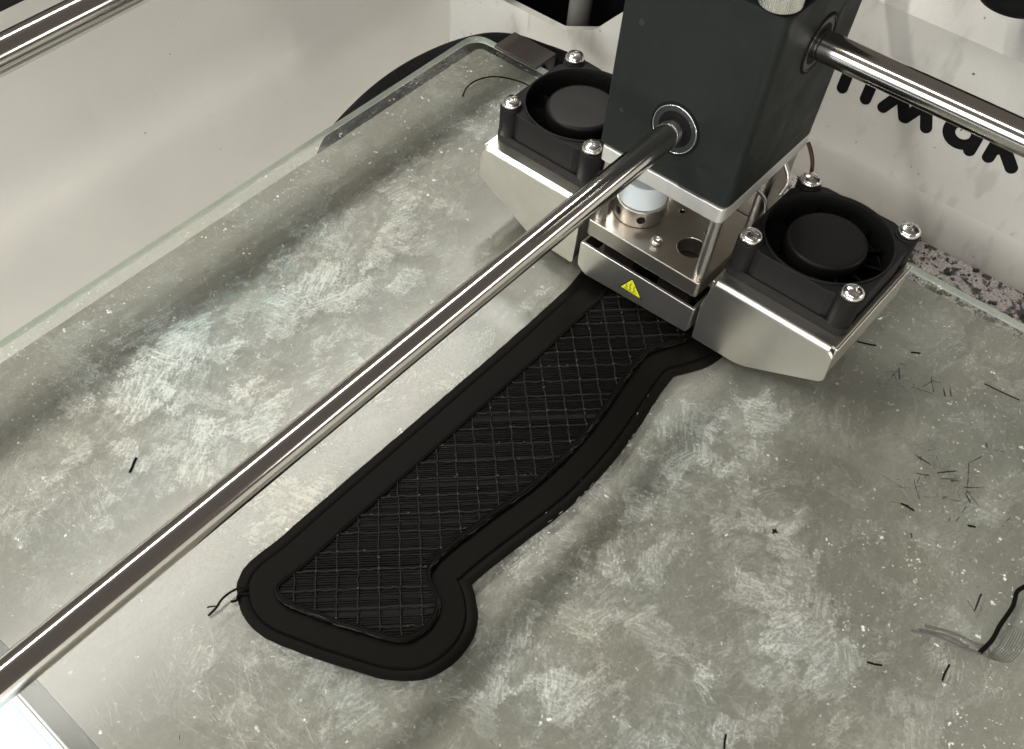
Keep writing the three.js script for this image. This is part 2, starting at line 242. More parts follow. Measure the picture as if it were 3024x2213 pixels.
  // hair scratch: a faint bent line one or two texels wide that breaks up and tapers off
  const hair = (x, z, ang, len, v, curl) => { let X = px(x), Y = pz(z), a = ang; const n = len / GW * W; for (let s = 0; s < n; s += 1) { const e = Math.min(1, s / 6, (n - s) / 8), k = noise(X / 9 + ang * 5, Y / 9), q = v * e * sstep(0.15, 0.6, k); const i = X | 0, j = Y | 0, fx = X - i, fy = Y - j; if (i >= 0 && j >= 0 && i < W - 1 && j < H - 1) { const o = j * W + i; scr[o] += q * (1 - fx) * (1 - fy); scr[o + 1] += q * fx * (1 - fy); scr[o + W] += q * (1 - fx) * fy; scr[o + W + 1] += q * fx * fy; } a += curl + (rnd() - 0.5) * 0.10; X += Math.cos(a); Y += Math.sin(a); } };
  const flowAt = (x, z) => { const low = (fbm(x / 34 + 11, z / 34 + 5, 2) - 0.5) * 3.2; const front = sstep(186, 212, z) * sstep(175, 140, x); return (-Math.PI / 2 + 0.12 + low * 0.8) * (1 - front) + (0.22 + low * 0.3) * front; };
  for (let k = 0; k < 42000; k++) {
    const x = rr(2, 255), z = rr(2, 244), A = ampAt(x, z); if (rnd() > A * 1.15 + 0.05) continue;
    const ang = flowAt(x, z) + rr(-0.35, 0.35) + (rnd() < 0.22 ? rr(-1.6, 1.6) : 0) + (x > 150 && rnd() < 0.5 ? (rnd() < 0.5 ? 0.8 : -0.8) : 0);
    hair(x, z, ang, rnd() < 0.86 ? rr(0.5, 3.2) : rr(3, 12), rr(0.12, 0.6) * (0.35 + A * 0.8) * (x > 150 ? 0.75 : 1.35), rr(-0.02, 0.02));
  }
  // bundles: a wiped patch leaves many parallel hairs
  for (let b = 0; b < 420; b++) { const x = rr(4, 250), z = rr(8, 242), A = ampAt(x, z); if (rnd() > A * 1.3) continue; const ang = flowAt(x, z) + rr(-0.5, 0.5) + (rnd() < 0.25 ? 1.4 : 0), n = 5 + rnd() * 16, w = rr(0.25, 0.6), L = rr(2.5, 9), curl = rr(-0.012, 0.012); for (let m = 0; m < n; m++) { const o = (m - n / 2) * w + rr(-0.2, 0.2), t = rr(-1.2, 1.2); hair(x - Math.sin(ang) * o + Math.cos(ang) * t, z + Math.cos(ang) * o + Math.sin(ang) * t, ang + rr(-0.05, 0.05), L * rr(0.5, 1.1), rr(0.25, 0.75), curl); } }
  for (let m = 0; m < 12; m++) hair(33 + m * 0.9 + rr(-0.3, 0.3), 122 + m * 0.7, 3.5 + rr(-0.15, 0.15), rr(3, 7), rr(0.6, 0.95), 0.004);
  for (let m = 0; m < 9; m++) hair(24 + m * 1.0 + rr(-0.3, 0.3), 142 + m * 0.5, 3.6 + rr(-0.15, 0.15), rr(3, 6), rr(0.5, 0.9), 0.004);
  for (let k = 0; k < 60; k++) hair(rr(95, 150), rr(205, 243), 0.16 + rr(-0.12, 0.12), rr(4, 20), rr(0.4, 0.9), rr(-0.004, 0.004));
  for (let k = 0; k < 60; k++) hair(rr(36, 80), rr(192, 240), 0.14 + rr(-0.14, 0.14), rr(4, 16), rr(0.35, 0.8), rr(-0.004, 0.004));
  // dried flakes
  for (let k = 0; k < 20000; k++) { const x = rr(1, GW - 1), z = rr(1, GD - 1); const dense = (x - 204) ** 2 + (z - 22) ** 2 < 560 ? 1.7 : x < 34 ? 1 : x > 195 && z < 130 ? 0.95 : z < 52 ? 0.95 : 0.3; if (rnd() > dense * (0.25 + 1.3 * sstep(0.35, 0.65, fbm(x / 16, z / 16, 3)))) continue; const r = rnd() < 0.94 ? rr(0.5, 1.5) : rr(1.6, 3.6), v = rr(0.3, 1); const X = px(x), Y = pz(z); for (let m = 0; m < 1 + rnd() * 3; m++) dot(X + rr(-1.6, 1.6) * r, Y + rr(-1.6, 1.6) * r, r * rr(0.45, 1), v); }
  // black plastic left in the scraped patches
  for (let k = 0; k < 60; k++) stroke(rr(178, 250), rr(25, 130), rr(0, 6.28), rr(0.6, 3.2), rr(0.3, 0.75), -rr(0.35, 0.9), 0.2);
  for (let k = 0; k < 22; k++) stroke(185.6 + rr(-5, 6), 42 + rr(-5, 5), [0.78, -0.78, 0, 1.57][k % 4] + rr(-0.15, 0.15), rr(0.8, 4.5), rr(0.5, 1.5), -rr(0.4, 0.9), 0.1);
  for (let k = 0; k < 55; k++) stroke(207 + rr(-9, 9), 63 + rr(-8, 10), [0.78, -0.78, -0.7, 1.3][k % 4] + rr(-0.15, 0.15), rr(0.8, 6), rr(0.5, 1.3), -rr(0.4, 0.95), 0.1);
  for (let k = 0; k < 40; k++) stroke(rr(8, 250), rr(8, 240), rr(0, 6.28), rr(0.3, 1.2), rr(0.5, 1.1), -rr(0.4, 0.9), 0.2);
  // scraped plastic outlines seen right of the head: thin broken black lines
  for (const [a, b, c, d] of [[199.8,60.3,203.9,60.2],[203.8,59.7,205.2,60.9],[202.9,67.1,205.8,72.4],[210.7,53.4,214.7,62.0],[213.8,62.2,216.1,64.2],[207.4,62.8,212.1,58.2],[206.3,61.4,210.3,56.5],[209.9,61.4,212.5,58.7],[201.6,65.7,205.0,63.7],[201.4,77.0,202.6,76.5],[203.2,75.9,205.5,75.0],[205.5,75.0,207.4,77.0],[210.6,67.2,211.5,66.0],[211.0,52.9,212.1,49.3],[218.2,71.0,219.6,70.3],[213.7,45.4,215.9,44.1],[195.2,71.5,202.4,71.2],[209.6,81.7,210.2,82.8],[210.0,43.1,211.8,46.0],[182.9,35.7,184.2,35.2],[182.8,36.8,185.0,41.0],[186.1,43.1,189.7,40.8],[189.7,40.8,193.8,39.1],[190.9,34.2,193.5,39.0],[190.9,39.0,191.6,35.7],[191.9,35.4,194.0,34.5],[194.9,35.4,196.6,37.9],[196.0,33.7,197.7,36.8],[196.4,38.0,198.4,36.5],[224.9,65.2,225.0,61.2],[227.4,89.0,230.1,91.0],[229.0,85.5,229.3,90.8]]) { const l = Math.hypot(c - a, d - b), an = Math.atan2(d - b, c - a); stroke(a, b, an, l, rr(1.0, 1.9), -rr(0.75, 1), 0.05); if (rnd() < 0.6) stroke(a + rr(-0.6, 0.6), b + rr(-0.6, 0.6), an + rr(-0.1, 0.1), l * rr(0.4, 0.9), rr(0.5, 1), -rr(0.4, 0.7), 0.08); }
  const film = dataTex(W, H, (i, j, o) => {
    const x = i / W * GW, z = j / H * GD, A = ampAt(x, z) ** 1.35 * 1.12;
    const wx = (fbm(x / 9, z / 9, 3) - 0.5) * 9, wz = (fbm(x / 9 + 31, z / 9 + 7, 3) - 0.5) * 9;
    const cloud = fbm((x + wx) / 9, (z + wz) / 12, 5), fine = fbm((x + wx * 0.3) / 1.7, (z + wz * 0.3) / 2.2, 4), grain = fbm(x / 0.42, z / 0.42, 2), low = fbm(x / 34 + 3, z / 30, 3);
    const cover = A * sstep(0.26, 0.70, cloud * 0.75 + fine * 0.25);
    const fib = (c, q, w) => fbm((x * c + z * q + wx * 0.25) / w, (z * c - x * q + wz * 0.2) / (w * 7), 3);
    const pick = fbm(x / 15 + 70, z / 15, 2), f1 = fib(0.97, 0.24, 0.42), f2 = fib(0.86, -0.5, 0.42), f3 = fib(0.3, 0.95, 0.45);
    const k2 = sstep(0.46, 0.56, pick), k3 = sstep(0.56, 0.64, fbm(x / 12 + 20, z / 12 + 40, 2)), fiber = sstep(0.44, 0.74, (f1 * (1 - k2) + f2 * k2) * (1 - k3 * 0.7) + f3 * k3 * 0.7);
    const pf = fbm((x + wz * 0.5) / 6.5 + 40, (z + wx * 0.5) / 8 + 13, 6), patch = sstep(0.485, 0.585, pf + (grain - 0.5) * 0.10 + (A - 0.5) * 0.12);
    const powder = sstep(0.36, 0.72, fine * 0.5 + grain * 0.5 + (cover - 0.5) * 0.25);
    const sc = 1 - Math.exp(-scr[j * W + i] * 0.8), tealP = Math.exp(-((x - 30) ** 2 / 160 + (z - 132) ** 2 / 600)), teal = tealP * sstep(0.4, 0.62, fine * 0.5 + f1 * 0.5);
    let a = 0.015 + 0.12 * A + 0.17 * cover + 0.17 * fiber * (0.10 + 0.5 * A + 0.5 * cover) + 0.52 * patch * (0.45 + 0.55 * grain + 0.5 * (fiber - 0.4)) * (0.10 + A) + 0.28 * powder * (0.10 + 0.4 * A + 0.6 * cover) + 0.08 * sstep(0.42, 0.62, low) + 0.05 * (grain - 0.5);
    const hue = fbm(x / 22 + 5, z / 22, 3);
    let r = 0.615 + (hue - 0.5) * 0.09 - teal * 0.13, g = 0.64 - teal * 0.01, b = 0.585 - (hue - 0.5) * 0.07 + teal * 0.02; a += teal * 0.06;
    r += (0.80 - r) * sc * 0.9; g += (0.82 - g) * sc * 0.9; b += (0.79 - b) * sc * 0.9; a = clamp(a + (0.85 - a) * sc * 0.8, 0, 0.85);
    const soot = Math.min(1, Math.exp(-((x - 186) ** 2 + (z - 42) ** 2) / 34) + Math.exp(-((x - 208.5) ** 2 + (z - 60) ** 2) / 70) + 0.7 * Math.exp(-((x - 211) ** 2 + (z - 74) ** 2) / 26)) * sstep(0.44, 0.66, fine * 0.4 + grain * 0.6);
    r *= 1 - 0.75 * soot; g *= 1 - 0.75 * soot; b *= 1 - 0.75 * soot; a = Math.max(a, 0.42 * soot);
    const m = mask[j * W + i];
    if (m > 0) { const t = m * 0.88; r += (0.82 - r) * t; g += (0.84 - g) * t; b += (0.80 - b) * t; a = Math.max(a, t); }
    else if (m < 0) { const t = Math.min(1, -m * 1.9); r *= 1 - 0.97 * t; g *= 1 - 0.97 * t; b *= 1 - 0.97 * t; a = Math.max(a, t * 0.96); }
    o[0] = r; o[1] = g; o[2] = b; o[3] = a;
  });
  film.wrapS = film.wrapT = THREE.ClampToEdgeWrapping;
  const fg = new THREE.PlaneGeometry(GW - 1.4, GD - 1.4); fg.rotateX(-Math.PI / 2); { const uv = fg.attributes.uv; for (let i = 0; i < uv.count; i++) uv.setY(i, 1 - uv.getY(i)); } fg.translate(GW / 2, 0.06, GD / 2);
  const sh = fg;
  const fm = new THREE.MeshPhysicalMaterial({ map: film, transparent: true, roughness: 0.5, specularIntensity: 0.5 });
  obj('glue_residue', sh, fm, plateThing);
}
{
  const c = thing('bed_clip', 'flat dark brown metal clip over the rear edge of the glass', 'clip', [0, 0, 0]);
  obj('clip_blade', box(11.5, 30.2, 0.35, 1.3, -7.5, 3.6, 0.3), M.clip, c); obj('clip_foot', box(11.5, 30.2, -8, 0.2, -7.6, -6.4, 0.3), M.clip, c);
}

// ------------------------------------------------------------------ the print
{
  const print = thing('black_print', 'unfinished black plastic print with a crosshatched middle and a wide flat brim, on the glass', 'plastic print', [0, 0, 0]);
  const inner = [[110, 58], [110, 76.8], [110.3, 100.9], [110.2, 121.6], [110, 148], [109.8, 173], [109.9, 184], [109.8, 193], [112.8, 194.1], [116.2, 193.5], [119.8, 192.1], [124.9, 190.2], [129.8, 188], [134.6, 185.8], [138, 184.1], [140.2, 182.2], [141.3, 179.3], [141.5, 175.6], [140.4, 172.2], [138.2, 170], [135.4, 168.6], [133, 167], [132, 164.8], [131.9, 162], [132.2, 157], [132.9, 151], [134, 143], [135.5, 132], [135.9, 124], [135.4, 112], [134, 101], [132.4, 92], [131.5, 86], [131.2, 81], [132.2, 77.5], [134.2, 74], [136.4, 69], [136.8, 62], [136.2, 58]];
  const curve = (pts, n) => { const c = new THREE.CatmullRomCurve3(pts.map((p) => new THREE.Vector3(p[0], 0, p[1])), true, 'centripetal'); return c.getSpacedPoints(n).slice(0, n).map((p) => [p.x, p.z]); };
  const base = curve(inner, 420);
  const normalAt = (c, i) => { const n = c.length, a = c[(i + n - 1) % n], b = c[(i + 1) % n], dx = b[0] - a[0], dz = b[1] - a[1], l = Math.hypot(dx, dz) || 1; return [-dz / l, dx / l]; };
  let area = 0; base.forEach((p, i) => { const q = base[(i + 1) % base.length]; area += p[0] * q[1] - q[0] * p[1]; });
  const sgn = area > 0 ? -1 : 1;
  function offset(c, d) {                                      // true offset: points nearer than d to the curve are dropped
    const out = [];
    for (let i = 0; i < c.length; i++) { const n = normalAt(c, i), e = d * (0.885 + 0.115 * sstep(0.6, 0.97, Math.max(-n[0] * sgn, n[0] * sgn * 0.9))), x = c[i][0] + n[0] * e * sgn, z = c[i][1] + n[1] * e * sgn; let ok = true; for (let k = 0; k < c.length; k += 2) if ((c[k][0] - x) ** 2 + (c[k][1] - z) ** 2 < (d * 0.872) ** 2) { ok = false; break; } if (ok) out.push([x, z]); }
    // fill corners that were opened, then respace
    const res = [], N = 420; let L = [0]; for (let i = 0; i < out.length; i++) { const q = out[(i + 1) % out.length]; L.push(L[i] + Math.hypot(q[0] - out[i][0], q[1] - out[i][1])); }
    let s = 0; for (let k = 0; k < N; k++) { const t = L[out.length] * k / N; while (L[s + 1] < t) s++; const u = (t - L[s]) / (L[s + 1] - L[s] || 1), a = out[s], b = out[(s + 1) % out.length]; res.push([a[0] + (b[0] - a[0]) * u, a[1] + (b[1] - a[1]) * u]); }
    return res;
  }
  const ring = (y, c) => c.map((p) => new THREE.Vector3(p[0], y, p[1]));
  function skin(rows) {                                        // closed bands between contours with the same count
    const pos = [], idx = [], n = rows[0].length; for (const r of rows) for (const p of r) pos.push(p.x, p.y, p.z);
    for (let a = 0; a < rows.length - 1; a++) for (let k = 0; k < n; k++) { const i0 = a * n + k, i1 = a * n + (k + 1) % n, j0 = i0 + n, j1 = i1 + n; if (sgn < 0) idx.push(i0, j0, i1, i1, j0, j1); else idx.push(i0, i1, j0, i1, j1, j0); }
    const g = new THREE.BufferGeometry(); g.setAttribute('position', new THREE.Float32BufferAttribute(pos, 3)); g.setIndex(idx); const q = toCreasedNormals(g, 0.5); q.setAttribute('uv', new THREE.Float32BufferAttribute(new Float32Array(q.attributes.position.count * 2), 2)); return q;
  }
  const at = (d) => { const c = offset(base, d); let b = 0, bd = 1e9; c.forEach((p, i) => { const q = (p[0] - 60) ** 2 + (p[1] - 58) ** 2; if (q < bd) { bd = q; b = i; } }); return c.slice(b).concat(c.slice(0, b)); };
  const startAt = (c) => { let b = 0, bd = 1e9; c.forEach((p, i) => { const q = (p[0] - 60) ** 2 + (p[1] - 58) ** 2; if (q < bd) { bd = q; b = i; } }); return c.slice(b).concat(c.slice(0, b)); };
  const in0 = startAt(base);
  const jit = (c, a) => c.map((p, i) => [p[0] + (fbm(i / 3, a * 70, 2) - 0.5) * a, p[1] + (fbm(i / 3 + 50, a * 70, 2) - 0.5) * a]);
  // brim: outer step, groove line, flat ring made of concentric lines
  const o95 = jit(at(9.6), 0.25), o92 = at(9.2), o75 = at(6.75), o73 = at(6.45);
  const rows = [ring(0.02, o95), ring(0.24, jit(o95, 0.12)), ring(0.34, o92), ring(0.36, at(8.3)), ring(0.40, at(7.3)), ring(0.2, o75), ring(0.5, at(6.6)), ring(0.9, o73)];
  for (let d = 6.2; d > 0.4; d -= 0.42) { rows.push(ring(0.93, at(d))); if (d - 0.21 > 0.4) rows.push(ring(0.915, at(d - 0.21))); }
  rows.push(ring(0.88, at(0.34)), ring(0.2, at(0.22)));
  // rows with d below are thin bands, so the lines of the brim show as fine ridges
  obj('brim', skin(rows), M.pla, print);
  // wall of the print: stacked beads
  const wr = []; for (let k = 0; k < 7; k++) { const y = 0.2 + k * 0.32; wr.push(ring(y, jit(at(0.03), 0.02)), ring(y + 0.16, jit(at(0.14), 0.22))); }
  wr.push(ring(2.46, in0), ring(2.5, startAt(offset(base, -0.25).length > 10 ? offset(base, -0.25) : base)));
  const inset = (d) => { const c = []; for (let i = 0; i < base.length; i++) { const n = normalAt(base, i); c.push([base[i][0] - n[0] * d * sgn, base[i][1] - n[1] * d * sgn]); } return startAt(c); };
  wr.pop(); wr.push(ring(2.5, inset(0.2)), ring(2.46, inset(0.42)), ring(2.2, inset(0.48)), ring(2.42, inset(0.56)), ring(2.46, inset(0.75)), ring(2.4, inset(0.92)), ring(1.9, inset(0.98)));
  obj('wall', skin(wr), M.pla, print);
  // solid layer: raster lines at 45 degrees seen through the infill cells
  const inPoly = (x, z, c) => { let r = false; for (let i = 0, j = c.length - 1; i < c.length; j = i++) if ((c[i][1] > z) !== (c[j][1] > z) && x < (c[j][0] - c[i][0]) * (z - c[i][1]) / (c[j][1] - c[i][1]) + c[i][0]) r = !r; return r; };
  const lim = inset(0.9), S2 = Math.SQRT1_2;
  function clipLine(ox, oz, dx, dz) { const segs = []; let on = null; for (let t = -130; t <= 130; t += 0.25) { const x = ox + dx * t, z = oz + dz * t, k = inPoly(x, z, lim); if (k && on === null) on = t; if (!k && on !== null) { segs.push([on, t - 0.25]); on = null; } } return segs; }
  const floorGeo = [], grid = [], knots = [];
  const bead = (x0, z0, x1, z1, y, w, h, wob) => { const L = Math.hypot(x1 - x0, z1 - z0); if (L < 0.5) return null; const n = Math.max(2, Math.round(L / (wob ? 1.1 : 5))), pos = [], idx = [], ux = (x1 - x0) / L, uz = (z1 - z0) / L;
    for (let k = 0; k <= n; k++) { const t = k / n, s = wob ? (noise(x0 * 3 + t * L, z0 * 3 + t * L * 1.3) - 0.5) * wob : 0, yy = y + (wob ? (noise(x0 * 2 + t * L * 0.9, z0 * 5) - 0.5) * wob * 0.8 : 0), cx = x0 + ux * L * t - uz * s, cz = z0 + uz * L * t + ux * s; for (const [a, b] of [[-0.5, 0], [-0.35, 0.8], [0, 1], [0.35, 0.8], [0.5, 0]]) pos.push(cx - uz * a * w, yy + b * h, cz + ux * a * w); }
    for (let k = 0; k < n; k++) for (let a = 0; a < 4; a++) { const i0 = k * 5 + a, j0 = i0 + 5; idx.push(i0, i0 + 1, j0, i0 + 1, j0 + 1, j0); }
    const g = new THREE.BufferGeometry(); g.setAttribute('position', new THREE.Float32BufferAttribute(pos, 3)); g.setIndex(idx); g.computeVertexNormals(); g.setAttribute('uv', new THREE.Float32BufferAttribute(new Float32Array(pos.length / 3 * 2), 2)); return g; };
  const D1 = [S2, -S2], D2 = [S2, S2], CX = 122, CZ = 125;
  for (let c = -60; c <= 60; c += 0.6) if (noise(c * 5.3, 9) > 0.16) for (const [a, b] of clipLine(CX + D2[0] * c, CZ + D2[1] * c, ...D1)) { const y = 1.66 + (noise(c * 2.1, 4) - 0.5) * 0.34; const g = bead(CX + D2[0] * c + D1[0] * a, CZ + D2[1] * c + D1[1] * a, CX + D2[0] * c + D1[0] * b, CZ + D2[1] * c + D1[1] * b, y, 0.5, 0.3, 0.12); if (g) floorGeo.push(g); }
  const under = new THREE.ShapeGeometry(shapeOf(lim)); under.rotateX(Math.PI / 2); under.translate(0, 1.66, 0);
  obj('solid_layer', floorGeo, M.plafine, print); obj('under_layer', under, M.black, print);
  const PIT = 4.75;
  for (let k = -15; k <= 15; k++) { const c = k * PIT + 2.65, c2 = k * PIT - 0.1;
    for (const [a, b] of clipLine(CX + D2[0] * c, CZ + D2[1] * c, ...D1)) { const g = bead(CX + D2[0] * c + D1[0] * a, CZ + D2[1] * c + D1[1] * a, CX + D2[0] * c + D1[0] * b, CZ + D2[1] * c + D1[1] * b, 1.7, 0.5, 0.62 + rr(-0.08, 0.08), 0.5); if (g) grid.push(g); }
    for (const [a, b] of clipLine(CX + D1[0] * c2, CZ + D1[1] * c2, ...D2)) { const g = bead(CX + D1[0] * c2 + D2[0] * a, CZ + D1[1] * c2 + D2[1] * a, CX + D1[0] * c2 + D2[0] * b, CZ + D1[1] * c2 + D2[1] * b, 1.7, 0.46, 0.66 + rr(-0.08, 0.08), 0.5); if (g) grid.push(g); } }
  for (let a = -15; a <= 15; a++) for (let b = -15; b <= 15; b++) { const u = a * PIT + 2.65, v = b * PIT - 0.1; for (let r = 0; r < 3; r++) { const s = r ? rr(-PIT / 2, PIT / 2) : 0, w = r === 2, x = CX + D2[0] * (u + (w ? s : 0)) + D1[0] * (v + (w ? 0 : s)), z = CZ + D2[1] * (u + (w ? s : 0)) + D1[1] * (v + (w ? 0 : s)); if (!inPoly(x, z, lim) || rnd() < (r ? 0.72 : 0.45)) continue; const g = new THREE.IcosahedronGeometry(rr(0.16, 0.34), 1); g.scale(1, 0.8, 1); knots.push(T(g, x, 2.36 + rr(0, 0.12), z)); } }
  obj('infill_grid', grid, M.plagrid, print);
  obj('infill_knots', knots, std([0.026, 0.026, 0.025], 0.25, 0, { specularIntensity: 0.6 }), print);
  // loose strings along the wall, and the wisp at the corner
  const str = []; for (let k = 0; k < 90; k++) { const i = Math.floor(rr(0, in0.length)), p = in0[i]; if (p[0] < 113 && p[1] < 186) continue; const n = 6, pts = []; for (let s = 0; s < n; s++) { const q = in0[(i + s * 2) % in0.length]; pts.push([q[0] + rr(-0.35, 0.45), 1.2 + rr(0, 1.3), q[1] + rr(-0.35, 0.45)]); } str.push(tube(pts, rr(0.05, 0.11), 12, 5)); }
  obj('loose_strings', str, std([0.022, 0.022, 0.021], 0.35, 0, { specularIntensity: 0.6 }), print);
  const fl = []; for (let k = 0; k < 14; k++) { const zc = [92, 99, 104, 121, 126, 133, 138][k % 7], z = zc + rr(-2.4, 2.4), c = at(rnd() < 0.6 ? rr(6.4, 7.6) : 9.6).filter((p) => p[0] > 132 && Math.abs(p[1] - z) < 1.2); if (!c.length) continue; const p = c[0], q = c[c.length - 1], g = new THREE.IcosahedronGeometry(1, 1), l = rr(0.2, 1.0); g.scale(rr(0.04, 0.13), rr(0.04, 0.10), l * 1.3); g.rotateY(Math.atan2(q[0] - p[0], q[1] - p[1]) + rr(-0.2, 0.2)); fl.push(T(g, p[0] + rr(-0.3, 0.4), 0.4, z)); }
  obj('glue_flakes', fl, std([0.20, 0.205, 0.195], 0.7), print).userData.kind = 'stuff';
  obj('wisp', [tube([[105.2, 0.6, 196.5], [103.6, 1.6, 198.8], [103.1, 1.8, 202.6], [103.5, 1.2, 204.9], [103.4, 0.6, 207.2]], 0.28, 30, 6), tube([[103.4, 1.3, 204.6], [102.6, 1.4, 205.4], [101.9, 1.1, 206.2]], 0.18, 10, 6), tube([[106, 0.5, 197.4], [104.6, 0.9, 199.4], [105.4, 1.1, 200.6], [104.6, 0.7, 201.6]], 0.35, 20, 6)], M.pla, print);
}

// ------------------------------------------------------------------ rods, belt, cable
tag(obj('steel_rod', cylZ(3, -29, 246, 118, 58.2), M.steel), 'long polished steel rod crossing the glass into the front of the print head', 'steel rod');
tag(obj('steel_rod', cylX(3.03, -6, 282, 76.9, 49.6), M.steel), 'short-looking steel rod leaving the right side of the head before the lettering', 'steel rod');
tag(obj('steel_rod', cylZ(4, -29, 300, -6.7, 63.2), M.steel), 'thick steel rod along the bare left wall in the top left corner', 'steel rod');
tag(obj('timing_belt', box(-17.5, -15.8, 66.4, 69.4, -26, 300), M.rubber), 'black timing belt at the extreme top left corner above the thick rod', 'belt');
{
  const pts = [[26, -13, 92], [8, -12, 80], [-1, -11.5, 68], [-6.5, -11, 49], [-8.5, -10.5, 30], [-7, -10, 15], [-2.5, -8.5, 4.5], [4, -7, -3.5], [12, -6.4, -8], [21, -6.4, -10], [30, -7, -12.5], [40, -9, -15], [56, -14, -18]];
  const c = thing('cable_loop', 'thick black braided cable looped behind the rear left corner of the glass', 'cable');
  const cv = new THREE.CatmullRomCurve3(pts.map((p) => new THREE.Vector3(...p)), false, 'centripetal'); const g = new THREE.TubeGeometry(cv, 160, 5.6, 20);
  const braid = dataTex(256, 256, (i, j, o) => { const a = Math.sin((i + j) * Math.PI / 16), b = Math.sin((i - j) * Math.PI / 16); o[0] = o[1] = o[2] = 0.5 + 0.5 * (a > b ? Math.abs(a) : -Math.abs(b) * 0.5); }); braid.repeat.set(26, 4);
  obj('sleeve', g, std([0.006, 0.006, 0.0065], 0.6, 0, { bumpMap: braid, bumpScale: 0.0004, specularIntensity: 0.35 }), c);
}
{
  const c = thing('lift_post', 'grey round metal post standing inside the dark opening of the back wall', 'post');
  obj('post', cylY(4.2, -57, 105, 15, -41, 32), std([0.16, 0.16, 0.145], 0.5), c);
}
{
  const c = thing('feeder_cap', 'black rounded cap hanging into view at the top right of the back wall', 'cap');
  obj('cap', lathe([[0, 62], [5, 62.1], [8.5, 63.1], [10, 65.5], [10, 92], [0, 92]], 48).translate(153.5, 0, -22), M.black, c); obj('feeder_body', box(140, 240, 74, 110, -75, -12, 4), M.black, c);
}
// lettering printed on the back wall (baseline y = 18)
{
  const L = [], y0 = 17.3, z = -29.95, w = 3.5, h = w / 2;
  const stick = (x0, ya, x1, yb) => { const s = new THREE.Shape(), a = Math.atan2(yb - ya, x1 - x0), dx = -Math.sin(a) * h, dy = Math.cos(a) * h; s.moveTo(x0 + dx, ya + dy); s.absarc(x0, ya, h, a + Math.PI / 2, a + Math.PI * 1.5, false); s.lineTo(x1 - dx, yb - dy); s.absarc(x1, yb, h, a - Math.PI / 2, a + Math.PI / 2, false); s.closePath(); return s; };
  const letters = {
    letter_l: [stick(120, y0 + h, 120, y0 + 8)],
    letter_i: [stick(127.8, y0 + h, 127.8, y0 + 7.4)],
    letter_M: [stick(133.6, y0 + h, 137.0, y0 + 7.9), stick(137.0, y0 + 7.9, 140.4, y0 + h), stick(140.8, y0 + h, 144.2, y0 + 7.9), stick(144.6, y0 + 7.9, 147.4, y0 + h)],
    letter_k: [stick(166.6, y0 + h, 166.6, y0 + 8), stick(167, y0 + 4.6, 171, y0 + 7.6), stick(168.6, y0 + 6.4, 173.4, y0 + h)],
  };
  const sign = thing('wall_lettering', 'black rounded lettering printed on the white back wall, half hidden by the rod', 'lettering', [0, 0, 0]);
  for (const [k, v] of Object.entries(letters)) { if (!v.length) continue; const gs = v.map((s, i) => plate(s, -30.05, -29.9 + 0.012 * i, 0, 10)); obj(k, gs, M.black, sign); }
  const bowl = new THREE.Shape(); bowl.absellipse(157.0, y0 + 4.9, 5.5, 5.0, 0, Math.PI * 2); const hole = new THREE.Path(); hole.absellipse(157.3, y0 + 4.9, 2.2, 1.8, 0, Math.PI * 2); bowl.holes.push(hole);
  obj('letter_a', [plate(bowl, -30.05, -29.9, 0, 24), plate(stick(161.2, y0 + h - 0.6, 161.2, y0 + 7.6), -30.05, -29.888, 0, 10)], M.black, sign);
}

